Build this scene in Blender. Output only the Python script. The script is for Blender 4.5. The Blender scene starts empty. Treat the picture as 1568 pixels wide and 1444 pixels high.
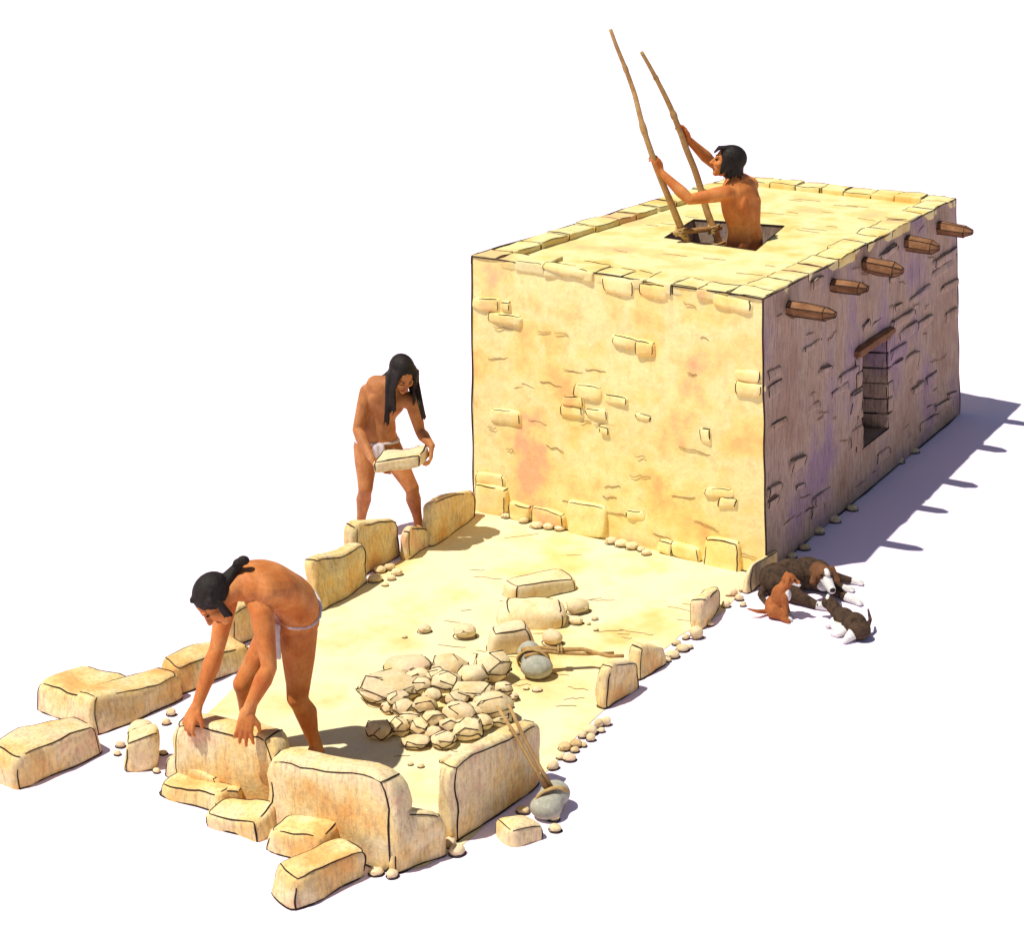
import bpy, bmesh, math, random
import numpy as np
from mathutils import Vector, Matrix, noise, Euler
from mathutils.geometry import convex_hull_2d
random.seed(7)
S=bpy.context.scene
# ------------------------------------------------------------------ camera / site survey
# The camera pose was solved once from the corners of the building (H = 2.1 m). G() converts the bearing
# of a surveyed spot into its real position on the ground (or on a level z); onpl() does it for a wall.
CP=np.array([4.30300,-10.29929,4.61770]); CR=(1.23813,0.00716,0.55428); FPX=2470.24; H=2.1
cam=bpy.data.cameras.new('camera'); co=bpy.data.objects.new('camera',cam); S.collection.objects.link(co)
co.location=CP; co.rotation_euler=CR; cam.sensor_width=36; cam.lens=36*FPX/1568; cam.clip_end=2000; S.camera=co
M=np.array(Euler(CR).to_matrix())
def ray(u,v): return M@np.array([(u-784)/FPX,-(v-722)/FPX,-1.0])
def G(u,v,z=0.0):
    d=ray(u,v); t=(z-CP[2])/d[2]; return Vector(CP+t*d)
def vpx(u,v):
    p=np.array(G(u,v))+np.array([0,0,.3]); q=M.T@(p-CP); return (v-(722-FPX*q[1]/-q[2]))/.3
Rv=Vector((.8490,.5284,0)); Fv=Vector((.5284,-.8490,0)); YAW=math.atan2(.5284,.849)
# ------------------------------------------------------------------ materials
def mat(name,cols,scale=1.0,streak=0.0,streakcol=(.25,.16,.10),streakscale=(14,14,2.5),island=.0,fine=.06,bump=.15,rough=.95,bscale=40,spec=.1,hatch=0,hatchcol=(.2,.12,.07),hs=(30,30,3),span=(.34,.66)):
    m=bpy.data.materials.new(name); m.use_nodes=True; nt=m.node_tree; N=nt.nodes; L=nt.links
    b=N['Principled BSDF']; b.inputs['Roughness'].default_value=rough; b.inputs['Specular IOR Level'].default_value=spec
    tc=N.new('ShaderNodeTexCoord')
    n=N.new('ShaderNodeTexNoise'); n.inputs['Scale'].default_value=scale; n.inputs['Detail'].default_value=4; n.inputs['Roughness'].default_value=.6
    L.new(tc.outputs['Object'],n.inputs['Vector'])
    r=N.new('ShaderNodeValToRGB'); e=r.color_ramp.elements
    k=len(cols)
    while len(e)<k: e.new(.5)
    for i,c in enumerate(cols):
        e[i].position=span[0]+(span[1]-span[0])*i/max(1,k-1); e[i].color=(*c,1)
    L.new(n.outputs['Fac'],r.inputs['Fac']); cur=r.outputs['Color']
    def lay(sc_,col,amt,lo,hi,nsc,cur):
        mp=N.new('ShaderNodeMapping'); mp.inputs['Scale'].default_value=sc_; mp.inputs['Rotation'].default_value=(.12,.1,.3); L.new(tc.outputs['Object'],mp.inputs['Vector'])
        n3=N.new('ShaderNodeTexNoise'); n3.inputs['Scale'].default_value=nsc; n3.inputs['Detail'].default_value=5; n3.inputs['Roughness'].default_value=.7
        L.new(mp.outputs['Vector'],n3.inputs['Vector'])
        r3=N.new('ShaderNodeMapRange'); r3.inputs[1].default_value=lo; r3.inputs[2].default_value=hi; r3.inputs[3].default_value=0; r3.inputs[4].default_value=amt
        L.new(n3.outputs['Fac'],r3.inputs[0])
        mx=N.new('ShaderNodeMix'); mx.data_type='RGBA'; L.new(r3.outputs[0],mx.inputs[0]); L.new(cur,mx.inputs[6]); mx.inputs[7].default_value=(*col,1); return mx.outputs[2]
    if streak>0: cur=lay(streakscale,streakcol,streak,.5,.72,3,cur)
    if hatch>0: cur=lay(hs,hatchcol,hatch,.5,.62,2.2,cur)
    if island>0:
        g=N.new('ShaderNodeNewGeometry'); r4=N.new('ShaderNodeMapRange'); r4.inputs[3].default_value=1-island; r4.inputs[4].default_value=1+island*.4
        L.new(g.outputs['Random Per Island'],r4.inputs[0])
        mx=N.new('ShaderNodeVectorMath'); mx.operation='SCALE'; L.new(cur,mx.inputs[0]); L.new(r4.outputs[0],mx.inputs['Scale']); cur=mx.outputs[0]
    n2=N.new('ShaderNodeTexNoise'); n2.inputs['Scale'].default_value=bscale; n2.inputs['Detail'].default_value=6; n2.inputs['Roughness'].default_value=.7
    L.new(tc.outputs['Object'],n2.inputs['Vector'])
    if fine>0:
        r5=N.new('ShaderNodeMapRange'); r5.inputs[1].default_value=.3; r5.inputs[2].default_value=.7; r5.inputs[3].default_value=1-fine; r5.inputs[4].default_value=1+fine*.6
        L.new(n2.outputs['Fac'],r5.inputs[0])
        mx=N.new('ShaderNodeVectorMath'); mx.operation='SCALE'; L.new(cur,mx.inputs[0]); L.new(r5.outputs[0],mx.inputs['Scale']); cur=mx.outputs[0]
    L.new(cur,b.inputs['Base Color'])
    if bump>0:
        bp=N.new('ShaderNodeBump'); bp.inputs['Strength'].default_value=bump; bp.inputs['Distance'].default_value=.02
        L.new(n2.outputs['Fac'],bp.inputs['Height']); L.new(bp.outputs['Normal'],b.inputs['Normal'])
    return m
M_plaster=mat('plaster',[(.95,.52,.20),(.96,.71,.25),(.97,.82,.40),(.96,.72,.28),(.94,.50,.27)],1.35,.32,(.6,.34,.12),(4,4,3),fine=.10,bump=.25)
M_plaster_shade=mat('plaster_painted_shade',[(.40,.26,.17),(.48,.35,.25),(.36,.25,.30)],1.3,.5,(.20,.115,.11),(9,9,1.6),fine=.14,bump=.3,hatch=.58,hatchcol=(.17,.10,.115),hs=(26,26,2.6))  # shaded-side plaster: shade painted into the darker brown-mauve colour and hatching
M_roof=mat('roof_clay',[(.78,.51,.16),(.79,.63,.25),(.80,.70,.37),(.79,.61,.24),(.78,.51,.24)],1.5,.2,(.55,.34,.14),(4,9,4),fine=.08)
M_floor=mat('clay_floor',[(.78,.53,.19),(.80,.66,.33),(.81,.73,.46),(.81,.69,.40),(.80,.56,.36)],1.0,.2,(.6,.40,.2),(9,4,4),fine=.07)
M_stone=mat('sandstone',[(.80,.44,.14),(.83,.60,.25),(.84,.69,.39),(.79,.51,.30)],2.6,.45,(.42,.25,.12),(8,8,3),island=.14,fine=.16,bump=.4,hatch=.4,hatchcol=(.33,.2,.15),hs=(24,24,5))
M_cobble=mat('cobble_stone',[(.78,.55,.26),(.84,.69,.41),(.82,.59,.38)],4,.3,(.46,.30,.18),(10,10,5),island=.12,fine=.12,bump=.25,hatch=.2,hatchcol=(.38,.25,.17),hs=(30,30,8))
M_grey=mat('grey_stone',[(.38,.37,.29),(.50,.48,.39)],9,.3,(.2,.2,.18),(10,10,10),fine=.25,bump=.3)
M_ink=mat('ink_outline',[(.03,.02,.015),(.05,.033,.022)],6,fine=0,bump=0)  # drawn ink colour for the contour tubes added along edges
M_line=mat('brown_crack',[(.22,.13,.06),(.32,.2,.1)],6,fine=0,bump=0)
M_ground=mat('white_ground',[(.93,.80,.955),(.94,.81,.96)],.5,fine=.01,bump=.05)
M_wood=mat('weathered_wood',[(.30,.15,.06),(.45,.26,.11),(.55,.36,.17)],6,.6,(.12,.06,.03),(3,20,20),fine=.2,bump=.3)
M_pole=mat('peeled_pole',[(.42,.24,.085),(.56,.36,.15)],9,.5,(.16,.08,.03),(20,20,4),fine=.15,bump=.2)
M_viga=mat('viga_wood',[(.20,.09,.04),(.32,.16,.08)],8,.6,(.07,.03,.018),(2,25,25),fine=.2,bump=.3)
M_cord=mat('lashing_cord',[(.55,.38,.16),(.42,.26,.1)],30,fine=.2)
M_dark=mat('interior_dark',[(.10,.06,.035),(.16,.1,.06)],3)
def skinmat(name,a,b,c): return mat(name,[a,b,c],6,.25,(.20,.06,.02),(8,8,4),fine=.07,bump=.05,rough=.6,bscale=60,spec=.25,hatch=.16,hatchcol=(.12,.04,.02),hs=(40,40,12))
M_skin=skinmat('tan_skin',(.50,.135,.03),(.58,.19,.045),(.68,.27,.085))
M_skin2=skinmat('brown_skin',(.34,.12,.04),(.46,.175,.055),(.56,.24,.085))
M_hair=mat('black_hair',[(.008,.006,.005),(.02,.013,.010)],10,.4,(.055,.038,.030),(40,40,4),fine=.3,bump=.4,rough=.6,spec=.22)
M_cloth=mat('loincloth_white',[(.58,.54,.56),(.72,.67,.67)],10,.4,(.4,.34,.38),(20,20,4))
M_eye=mat('eye_dark',[(.02,.012,.01),(.03,.02,.015)],5,bump=0,rough=.3)
M_lip=mat('lip',[(.24,.07,.035),(.28,.09,.04)],5,bump=0)
M_furd=mat('dark_fur',[(.035,.022,.016),(.09,.055,.035),(.045,.03,.022)],14,.5,(.13,.075,.045),(30,30,30),fine=.3,bump=.6,bscale=90)
M_furb=mat('brown_fur',[(.16,.07,.035),(.24,.11,.05)],18,.5,(.08,.03,.02),(30,30,30),fine=.3,bump=.6,bscale=90)
M_furo=mat('orange_fur',[(.36,.11,.035),(.48,.17,.055)],18,.4,(.2,.06,.02),(30,30,30),fine=.3,bump=.6,bscale=90)
M_furw=mat('white_fur',[(.75,.72,.68),(.85,.83,.8)],18,.3,(.5,.46,.42),(30,30,30),fine=.15,bump=.6,bscale=90)
# ------------------------------------------------------------------ mesh builder
class MB:
    def __init__(s): s.v=[]; s.f=[]; s.m=[]
    def add(s,vs,fs,mi):
        o=len(s.v); s.v+= [tuple(x) for x in vs]; s.f+=[tuple(i+o for i in f) for f in fs]; s.m+=[mi]*len(fs)
    def obj(s,name,mats,parent=None,smooth=True):
        me=bpy.data.meshes.new(name); me.from_pydata(s.v,[],s.f); me.update()
        for m in mats: me.materials.append(m)
        me.polygons.foreach_set('material_index',s.m); me.polygons.foreach_set('use_smooth',[smooth]*len(s.f))
        bm=bmesh.new(); bm.from_mesh(me); bmesh.ops.recalc_face_normals(bm,faces=bm.faces); bm.to_mesh(me); bm.free()
        o=bpy.data.objects.new(name,me); S.collection.objects.link(o)
        if parent: o.parent=parent
        return o
def empty(name,loc=(0,0,0),rz=0):
    e=bpy.data.objects.new(name,None); S.collection.objects.link(e); e.location=loc; e.rotation_euler=(0,0,rz); return e
def tube(mb,pts,r,mi,n=4,taper=True,rs=None):
    pts=[Vector(p) for p in pts]; k=len(pts); vs=[]; 
    up=Vector((0.31,.17,.93))
    for i,p in enumerate(pts):
        t=(pts[min(i+1,k-1)]-pts[max(i-1,0)]); 
        if t.length<1e-7: t=Vector((1,0,0))
        t.normalize(); a=t.cross(up); 
        if a.length<.05: a=t.cross(Vector((1,0,0)))
        a.normalize(); b=t.cross(a)
        rr=rs[i] if rs else r*((.45+.55*math.sin(math.pi*min(1,max(0,(i+.5)/k)))**.5) if taper else 1)
        for j in range(n):
            an=2*math.pi*j/n; vs.append(p+a*(rr*math.cos(an))+b*(rr*math.sin(an)))
    fs=[]
    for i in range(k-1):
        for j in range(n): fs.append((i*n+j,i*n+(j+1)%n,(i+1)*n+(j+1)%n,(i+1)*n+j))
    fs.append(tuple(range(n))); fs.append(tuple((k-1)*n+j for j in range(n)))
    mb.add(vs,fs,mi)
def nz(p,f,a,sd=0): 
    return noise.noise_vector(Vector(p)*f+Vector((sd*3.1,sd*1.7,sd)))*a
def stone(mb,C,k=6,n=7,amp=.012,freq=5,ink=.85,mi=0,im=1,ir=.0055,ring=None,seed=None,rlev=-.55):
    """C[i][j][k] eight corners, rounded by a k-norm and roughened; added ink outline tubes along its edges"""
    sd=random.random()*50 if seed is None else seed
    def f(p,push=0):
        x,y,z=p; nn=(abs(x)**k+abs(y)**k+abs(z)**k)**(1/k); x,y,z=(c/nn*(1+push) for c in (x,y,z))
        P=Vector((0,0,0))
        for i in (0,1):
            for j in (0,1):
                for l in (0,1):
                    P+=C[i][j][l]*((1+(2*i-1)*x)*(1+(2*j-1)*y)*(1+(2*l-1)*z)/8)
        return P+nz(P,freq,amp,sd)+nz(P,freq*3,amp*.35,sd)
    idx={}; vs=[]
    def key(i,j,l):
        if (i,j,l) not in idx:
            idx[(i,j,l)]=len(vs); vs.append(f([math.sin((2*c/n-1)*math.pi/2*.98)/math.sin(math.pi/2*.98) for c in (i,j,l)]))
        return idx[(i,j,l)]
    fs=[]
    for a in range(n):
        for b in range(n):
            for e in (0,n):
                fs.append((key(e,a,b),key(e,a+1,b),key(e,a+1,b+1),key(e,a,b+1)))
                fs.append((key(a,e,b),key(a+1,e,b),key(a+1,e,b+1),key(a,e,b+1)))
                fs.append((key(a,b,e),key(a+1,b,e),key(a+1,b+1,e),key(a,b+1,e)))
    mb.add(vs,fs,mi)
    if ink>0:
        for ax in range(3):
            for s1 in (-1,1):
                for s2 in (-1,1):
                    o=[a for a in range(3) if a!=ax]
                    if o[1]==2 and s2==-1: continue
                    if random.random()>ink: continue
                    t0=-1 if random.random()<.7 else random.uniform(-1,-.3); t1=1 if random.random()<.7 else random.uniform(.3,1)
                    pts=[]
                    for q in range(11):
                        p=[0,0,0]; p[ax]=t0+(t1-t0)*q/10; p[o[0]]=s1; p[o[1]]=s2; pts.append(f(p,.004))
                    tube(mb,pts,ir*random.uniform(.7,1.2),im)
    if ring is not None:
        for (pa,pb) in [((-1,-1),(1,-1)),((1,-1),(1,1)),((1,1),(-1,1)),((-1,1),(-1,-1))]:
            pts=[]
            for q in range(9):
                t=q/8; P=f((pa[0]+(pb[0]-pa[0])*t,pa[1]+(pb[1]-pa[1])*t,rlev),.004); P.z=ring; pts.append(P)
            tube(mb,pts,ir*.9,im,taper=False)
def hexa(b0,b1,depth,h0,h1,z0=-.03,topin=.06,jit=.02,lean=None):
    b0=Vector(b0);b1=Vector(b1);d=Vector(depth); e=(b1-b0); el=e.length; e.normalize()
    C=[[[None,None],[None,None]],[[None,None],[None,None]]]
    ti=[topin*random.uniform(.2,1.6) for _ in range(2)]
    for i,(b,h) in enumerate(((b0,h0),(b1,h1))):
        for j in (0,1):
            q=b+d*j; q=Vector((q.x,q.y,z0)); C[i][j][0]=q+Vector([random.uniform(-jit,jit)*.5 for _ in range(2)]+[0])
            t=Vector((q.x,q.y,h))+e*(ti[i]*el*(1-2*i))+d*(.05*(1-2*j))+Vector([random.uniform(-jit,jit) for _ in range(3)])
            C[i][j][1]=t
    return C
MS=[M_stone,M_ink]
def away(b0,b1,t):
    e=(b1-b0).normalized(); n=Vector((-e.y,e.x,0)); mid=(b0+b1)/2
    if n.dot(Vector(CP)-mid)>0: n=-n
    return n*t
def slab(name,u0,v0,u1,v1,t0,t1,th=.14,k=5.0,topin=.05,z0=-.05,mats=MS,inset=.05,amp=.034):
    b0=G(u0,v0);b1=G(u1,v1); h0=(v0-t0)/vpx(u0,v0);h1=(v1-t1)/vpx(u1,v1)
    e=(b1-b0).normalized()*.015; b0=b0-e; b1=b1+e
    mb=MB(); stone(mb,hexa(b0,b1,away(b0,b1,th),h0*1.03+inset*.3,h1*1.03+inset*.3,z0,topin,.025),k=k,n=14,amp=amp,freq=3.2,ring=.005,ir=.0052,ink=.85,rlev=-.75)
    return mb.obj(name,mats)
# ------------------------------------------------------------------ ground & floor
mb=MB(); mb.add([(-400,-400,0),(400,-400,0),(400,400,0),(-400,400,0)],[(0,1,2,3)],0); mb.obj('ground',[M_ground],smooth=False)
poly=[(728,772),(950,820),(1172,876),(1150,893),(1098,940),(1040,975),(985,1025),(930,1085),(835,1185),(770,1240),(700,1300),(655,1325),(610,1335),(500,1290),(400,1250),(330,1225),(270,1195),(285,1120),(330,1080),(410,1000),(480,940),(560,885),(640,845),(700,800)]
pp=[]
for i,(a,b) in enumerate(poly):
    c=poly[(i+1)%len(poly)]
    for q in range(6):
        t=q/6; P=G(a+(c[0]-a)*t,b+(c[1]-b)*t,.004); P+=nz(P,3,.03); P.z=.004; pp.append(P)
cen=G(700,1050,.004); mb=MB(); n=len(pp); mb.add([cen]+pp,[(0,1+i,1+(i+1)%n) for i in range(n)],0); mb.obj('clay_floor',[M_floor],smooth=False)
# ------------------------------------------------------------------ house
house=empty('stone_house',G(1172,883))
HL=Vector(house.location)
def hobj(mb,name,mats,smooth=True):
    o=mb.obj(name,mats,smooth=smooth); o.parent=house; o.matrix_parent_inverse=Matrix.Translation(-HL); return o
a=G(725,780);b=G(1172,883);c=G(1470,634);A=G(722,390,H);B=G(1168,457,H);C_=G(1464,303,H);D=G(1130,268,H)
d=Vector((a.x+(D.x-A.x)+.0,c.y+(D.y-C_.y),0))
def bil(P,s,t): return P[0]*((1-s)*(1-t))+P[1]*(s*(1-t))+P[2]*(s*t)+P[3]*((1-s)*t)
def lerps(x0,x1,n): return [x0+(x1-x0)*i/n for i in range(n+1)]
def grid(mb,P,us,vs_,mi,amp=0,hole=None,nrm=None,freq=2.2):
    V=[];F=[];nu=len(us)
    for t in vs_:
        for s in us:
            p=bil(P,s,t)
            if amp:
                w=min(1,min(s,1-s,t,1-t)/.06); p=p+nrm*(noise.noise(p*freq)*amp*w+noise.noise(p*9)*amp*.35*w)
            V.append(p)
    for j in range(len(vs_)-1):
        for i in range(nu-1):
            if hole and hole[0]-1e-6<=us[i] and us[i+1]<=hole[1]+1e-6 and hole[2]-1e-6<=vs_[j] and vs_[j+1]<=hole[3]+1e-6: continue
            o=j*nu; F.append((o+i,o+i+1,o+nu+i+1,o+nu+i))
    mb.add(V,F,mi)
nF=(b-a).cross(B-b).normalized(); 
if nF.y>0: nF=-nF
nS=(c-b).cross(C_-c).normalized()
if nS.x<0: nS=-nS
FP=(a,b,B,A); SP=(b,c,C_,B)
def st_of(P4,p):
    t=p.z/H; l=P4[0].lerp(P4[3],t); r=P4[1].lerp(P4[2],t); e=r-l; return (p-l).dot(e)/e.dot(e),t
def onpl(u,v,P,n):
    P4=FP if n is nF else SP; q=P; dd=Vector(ray(u,v)); o=Vector(CP)
    for _ in range(6):
        p=o+dd*((q-o).dot(n)/dd.dot(n)); s,t=st_of(P4,p); q=bil(P4,s,t)
    return p
mb=MB(); grid(mb,FP,lerps(0,1,60),lerps(0,1,50),0,.012,None,nF); 
hobj(mb,'front_wall',[M_plaster])
s0,_=st_of(SP,onpl(1319,600,b,nS)); s1,_=st_of(SP,onpl(1359,600,b,nS)); 
t0=onpl(1320,687,b,nS).z/H; t1=onpl(1319,542,b,nS).z/H
us=lerps(0,s0,30)+lerps(s0,s1,8)[1:]+lerps(s1,1,24)[1:]; vs2=lerps(0,t0,10)+lerps(t0,t1,16)[1:]+lerps(t1,1,14)[1:]
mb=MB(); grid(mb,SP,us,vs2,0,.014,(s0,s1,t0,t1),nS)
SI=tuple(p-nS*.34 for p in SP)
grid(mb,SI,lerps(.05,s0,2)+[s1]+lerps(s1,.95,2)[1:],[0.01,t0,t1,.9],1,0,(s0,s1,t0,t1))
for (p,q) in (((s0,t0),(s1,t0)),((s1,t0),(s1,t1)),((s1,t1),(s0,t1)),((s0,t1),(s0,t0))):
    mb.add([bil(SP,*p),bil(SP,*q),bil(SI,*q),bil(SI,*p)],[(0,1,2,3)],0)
hobj(mb,'side_wall',[M_plaster_shade,M_dark])
mb=MB(); grid(mb,(c,d,D,C_),lerps(0,1,10),lerps(0,1,10),0); grid(mb,(d,a,A,D),lerps(0,1,10),lerps(0,1,10),0); hobj(mb,'rear_walls',[M_plaster])
zR=H-.045
RQ=[Vector((p.x,p.y,zR)) for p in (A,B,C_,D)]
RO=[bil(RQ,.02,.01),bil(RQ,.98,.01),bil(RQ,.98,.99),bil(RQ,.02,.99)]
HQ=[G(1017,364,zR),G(1157,384,zR),G(1201,346,zR),G(1062,336,zR)]
dz=Vector((0,0,-.2))
mb=MB()
for i in range(4):
    j=(i+1)%4
    grid(mb,(RO[i],RO[j],HQ[j],HQ[i]),lerps(0,1,12),lerps(0,1,12),0)
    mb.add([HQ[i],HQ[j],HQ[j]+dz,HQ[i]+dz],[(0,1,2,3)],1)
    mb.add([RO[i]+dz,RO[j]+dz,HQ[j]+dz,HQ[i]+dz],[(0,1,2,3)],2)
hobj(mb,'roof',[M_roof,M_plaster_shade,M_dark],smooth=False)
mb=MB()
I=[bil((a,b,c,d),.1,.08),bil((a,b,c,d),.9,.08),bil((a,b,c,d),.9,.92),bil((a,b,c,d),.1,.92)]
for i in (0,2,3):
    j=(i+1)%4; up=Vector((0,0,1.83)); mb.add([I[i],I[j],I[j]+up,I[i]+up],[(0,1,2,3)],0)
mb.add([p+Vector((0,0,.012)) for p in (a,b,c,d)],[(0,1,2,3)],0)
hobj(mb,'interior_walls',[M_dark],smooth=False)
# coping
mb=MB(); TQ=[Vector((p.x,p.y,H)) for p in (A,B,C_,D)]
W=(B-A).length; Ln=(C_-B).length; ds=.24/W; dt=.27/Ln
def cope(sa,sb,ta,tb):
    C=[[[None]*2,[None]*2],[[None]*2,[None]*2]]
    hh=random.uniform(-.004,.016)
    for i,s in enumerate((sa,sb)):
        for j,t in enumerate((ta,tb)):
            p=bil(TQ,s,t)+Vector((random.uniform(-.012,.012),random.uniform(-.012,.012),0))
            C[i][j][0]=p+Vector((0,0,-.075)); C[i][j][1]=p+Vector((0,0,hh+random.uniform(-.006,.006)))
    stone(mb,C,k=16,n=7,amp=.012,freq=5,ink=.7,ir=.0048)
def splits(x0,x1,step):
    xs=[x0]
    while xs[-1]<x1-step*1.4: xs.append(xs[-1]+step*random.uniform(.75,1.3))
    return xs+[x1]
o_s=.002/W;o_t=.004/Ln
for t_a,t_b in ((-o_t,dt),(1-dt,1+o_t)):
    xs=splits(-o_s,1+o_s,.25/W); [cope(xs[i],xs[i+1],t_a,t_b) for i in range(len(xs)-1)]
for s_a,s_b in ((-o_s,ds),(1-ds,1+o_s)):
    xs=splits(dt,1-dt,.36/Ln); [cope(s_a,s_b,xs[i],xs[i+1]) for i in range(len(xs)-1)]
hobj(mb,'parapet_coping',[M_roof,M_ink])
def patch(mb,u0,v0,u1,v1,P,n,out=.022,mi=0,k=4.5,ink=.7,gap=.0,slope=0):
    C=[[[None]*2,[None]*2],[[None]*2,[None]*2]]
    pa=onpl(u0,(v0+v1)/2-slope*(u1-u0)/2,P,n);pb=onpl(u1,(v0+v1)/2+slope*(u1-u0)/2,P,n); hz=(onpl((u0+u1)/2,v0,P,n)-onpl((u0+u1)/2,v1,P,n)).length/2
    for i,p in enumerate((pa,pb)):
        for l,zz in enumerate((-hz,hz)):
            q=p+Vector((random.uniform(-.012,.012),0,zz+random.uniform(-.016,.016)))
            C[i][0][l]=q-n*.06; C[i][1][l]=q+n*(out+random.uniform(-.004,.006))
    stone(mb,C,k=k,n=8,amp=.012,freq=6,ink=ink,mi=mi,ir=.0046)
mb=MB()
for r in [(724,455,768,474),(768,462,782,476),(745,480,800,497),(830,405,900,420),(922,425,972,450),(975,432,1022,455),(1092,455,1152,473),(935,515,983,530),(973,520,1003,545),(750,625,800,650),(878,588,922,608),(862,605,895,622),(925,602,962,618),(857,622,895,638),(895,625,932,640),(973,633,998,645),(1125,567,1168,585),(1127,586,1168,606),(1072,652,1090,676),(1078,745,1125,763),(1100,760,1130,777),(958,783,988,797),(728,722,775,745),(920,655,932,664)]:
    patch(mb,*r,b,nF,slope=.17,out=.020)
for r in [(728,742,778,788),(783,770,812,797),(812,778,868,802),(870,768,930,820),(1010,828,1030,845),(1030,832,1074,855),(1078,822,1135,880)]:
    patch(mb,*r,b,nF,out=.04,k=5.5,slope=.2)
hobj(mb,'exposed_front_stones',[M_plaster,M_ink])
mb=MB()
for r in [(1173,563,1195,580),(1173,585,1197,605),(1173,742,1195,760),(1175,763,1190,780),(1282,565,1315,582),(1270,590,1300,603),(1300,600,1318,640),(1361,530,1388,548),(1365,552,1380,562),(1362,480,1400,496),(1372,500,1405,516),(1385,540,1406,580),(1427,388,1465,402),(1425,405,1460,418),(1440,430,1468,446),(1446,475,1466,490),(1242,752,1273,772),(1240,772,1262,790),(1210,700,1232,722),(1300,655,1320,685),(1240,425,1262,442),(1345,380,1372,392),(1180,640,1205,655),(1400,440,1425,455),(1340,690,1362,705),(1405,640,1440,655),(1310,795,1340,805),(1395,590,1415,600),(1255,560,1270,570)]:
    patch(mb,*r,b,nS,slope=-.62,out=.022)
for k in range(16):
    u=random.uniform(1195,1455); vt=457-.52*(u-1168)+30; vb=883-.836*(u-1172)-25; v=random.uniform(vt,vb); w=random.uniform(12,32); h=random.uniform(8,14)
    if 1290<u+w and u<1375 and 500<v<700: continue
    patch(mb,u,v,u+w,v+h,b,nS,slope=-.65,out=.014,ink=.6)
hobj(mb,'exposed_side_stones',[M_plaster_shade,M_ink])
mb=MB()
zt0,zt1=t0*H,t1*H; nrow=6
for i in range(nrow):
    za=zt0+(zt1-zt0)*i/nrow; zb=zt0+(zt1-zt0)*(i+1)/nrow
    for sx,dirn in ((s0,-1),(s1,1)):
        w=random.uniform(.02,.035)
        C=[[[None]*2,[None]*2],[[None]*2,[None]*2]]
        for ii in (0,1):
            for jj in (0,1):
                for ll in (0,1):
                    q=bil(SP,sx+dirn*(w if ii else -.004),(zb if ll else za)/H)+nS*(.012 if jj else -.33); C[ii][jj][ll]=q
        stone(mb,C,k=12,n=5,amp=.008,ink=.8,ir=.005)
hobj(mb,'door_jambs',[M_plaster_shade,M_ink])
mb=MB()
p=bil(SP,s0-.035,t1+.02)+nS*.02; q=bil(SP,s1+.02,t1+.02)+nS*.02
L=[p+(q-p)*(i/8)+Vector((0,0,random.uniform(-.006,.006))) for i in range(9)]; tube(mb,L,.045,0,6,rs=[.03]+[.045+random.uniform(-.006,.006) for _ in range(7)]+[.03])
hobj(mb,'door_lintel',[M_viga],smooth=False)
mb=MB()
for (u,v,ln) in [(1205,470,.34),(1273,435,.27),(1322,402,.31),(1386,370,.28),(1434,346,.31)]:
    p=onpl(u+2,v+2,b,nS); dirv=Vector((1,random.uniform(-.14,.10),random.uniform(-.09,.03))); r_=random.uniform(.058,.072); fr=((-.6,1),(0,1),(.35,1.03),(.8,.94),(.83,.86),(1.02,.38))
    L=[p+dirv*(x*ln) for x,_ in fr]; n_=6; rot=random.random()
    vs=[]; 
    for (x,sc_),cc in zip(fr,L):
        for j in range(n_):
            an=2*math.pi*(j+rot)/n_; vs.append(cc+Vector((0,math.cos(an)*1.1,math.sin(an)*.9+(.4*(1-sc_) if x>.81 else 0)))*r_*sc_*random.uniform(.9,1.08))
    fs=[(i*n_+j,i*n_+(j+1)%n_,(i+1)*n_+(j+1)%n_,(i+1)*n_+j) for i in range(len(fr)-1) for j in range(n_)]+[tuple((len(fr)-1)*n_+j for j in range(n_))]
    mb.add(vs,fs,0)
    for j in range(n_): tube(mb,[Vector(vs[i*n_+j]) for i in range(1,len(fr))],.004,1,taper=False)
    for i in (1,3,5): tube(mb,[Vector(vs[i*n_+j%n_]) for j in range(n_+1)],.0045,1,taper=False)
hobj(mb,'vigas',[M_viga,M_ink],smooth=False)
mb=MB()
def wav(p,q,n=40,amp=.012): return [p+(q-p)*(i/n)+nz(p+(q-p)*(i/n),3,amp) for i in range(n+1)]
for p,q in ((a,A),(b,B),(c,C_)): tube(mb,wav(p,q),.007,0,5,taper=False)
for p,q in ((A,B),(B,C_),(A,D),(D,C_)): tube(mb,[x+Vector((0,0,-.004)) for x in wav(p,q,60,.014)],.006,0,5,taper=False)
for p,q in ((a,b),(b,c)): 
    L=wav(p,q,amp=.02)
    for x in L: x.z=.006
    tube(mb,L,.0065,0,5,taper=False)
for i in range(4): tube(mb,[HQ[i],HQ[(i+1)%4]],.006,0,4,taper=False)
L=[bil(SP,*x)+nS*.004 for x in ((s0,t1),(s0,t0),(s1,t0),(s1,t1))]; tube(mb,L,.007,0,4,taper=False)
def cracks(P4,n,mi,nrm,lo=.05,hi=.95,r=.003,l=(.06,.28),z=None):
    for _ in range(n):
        s=random.uniform(lo,hi);t=random.uniform(lo,hi); p=bil(P4,s,t); e=(P4[1]-P4[0]).normalized(); f=(P4[3]-P4[0]).normalized()
        ln=random.uniform(*l); L=[]
        th=random.uniform(-.25,.25)
        for q in range(9):
            x=q/8; pt=p+e*(ln*x)*math.cos(th)+f*(ln*x*math.sin(th)+.02*noise.noise(p*7+Vector((x*4,0,0)))); L.append(pt+nrm*.007)
        tube(mb,L,r,mi)
cracks(FP,30,1,nF); cracks(SP,44,1,nS,r=.0035)
hobj(mb,'wall_ink_lines',[M_ink,M_line])  # ink outlines added along building edges, with brown crack lines
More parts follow.
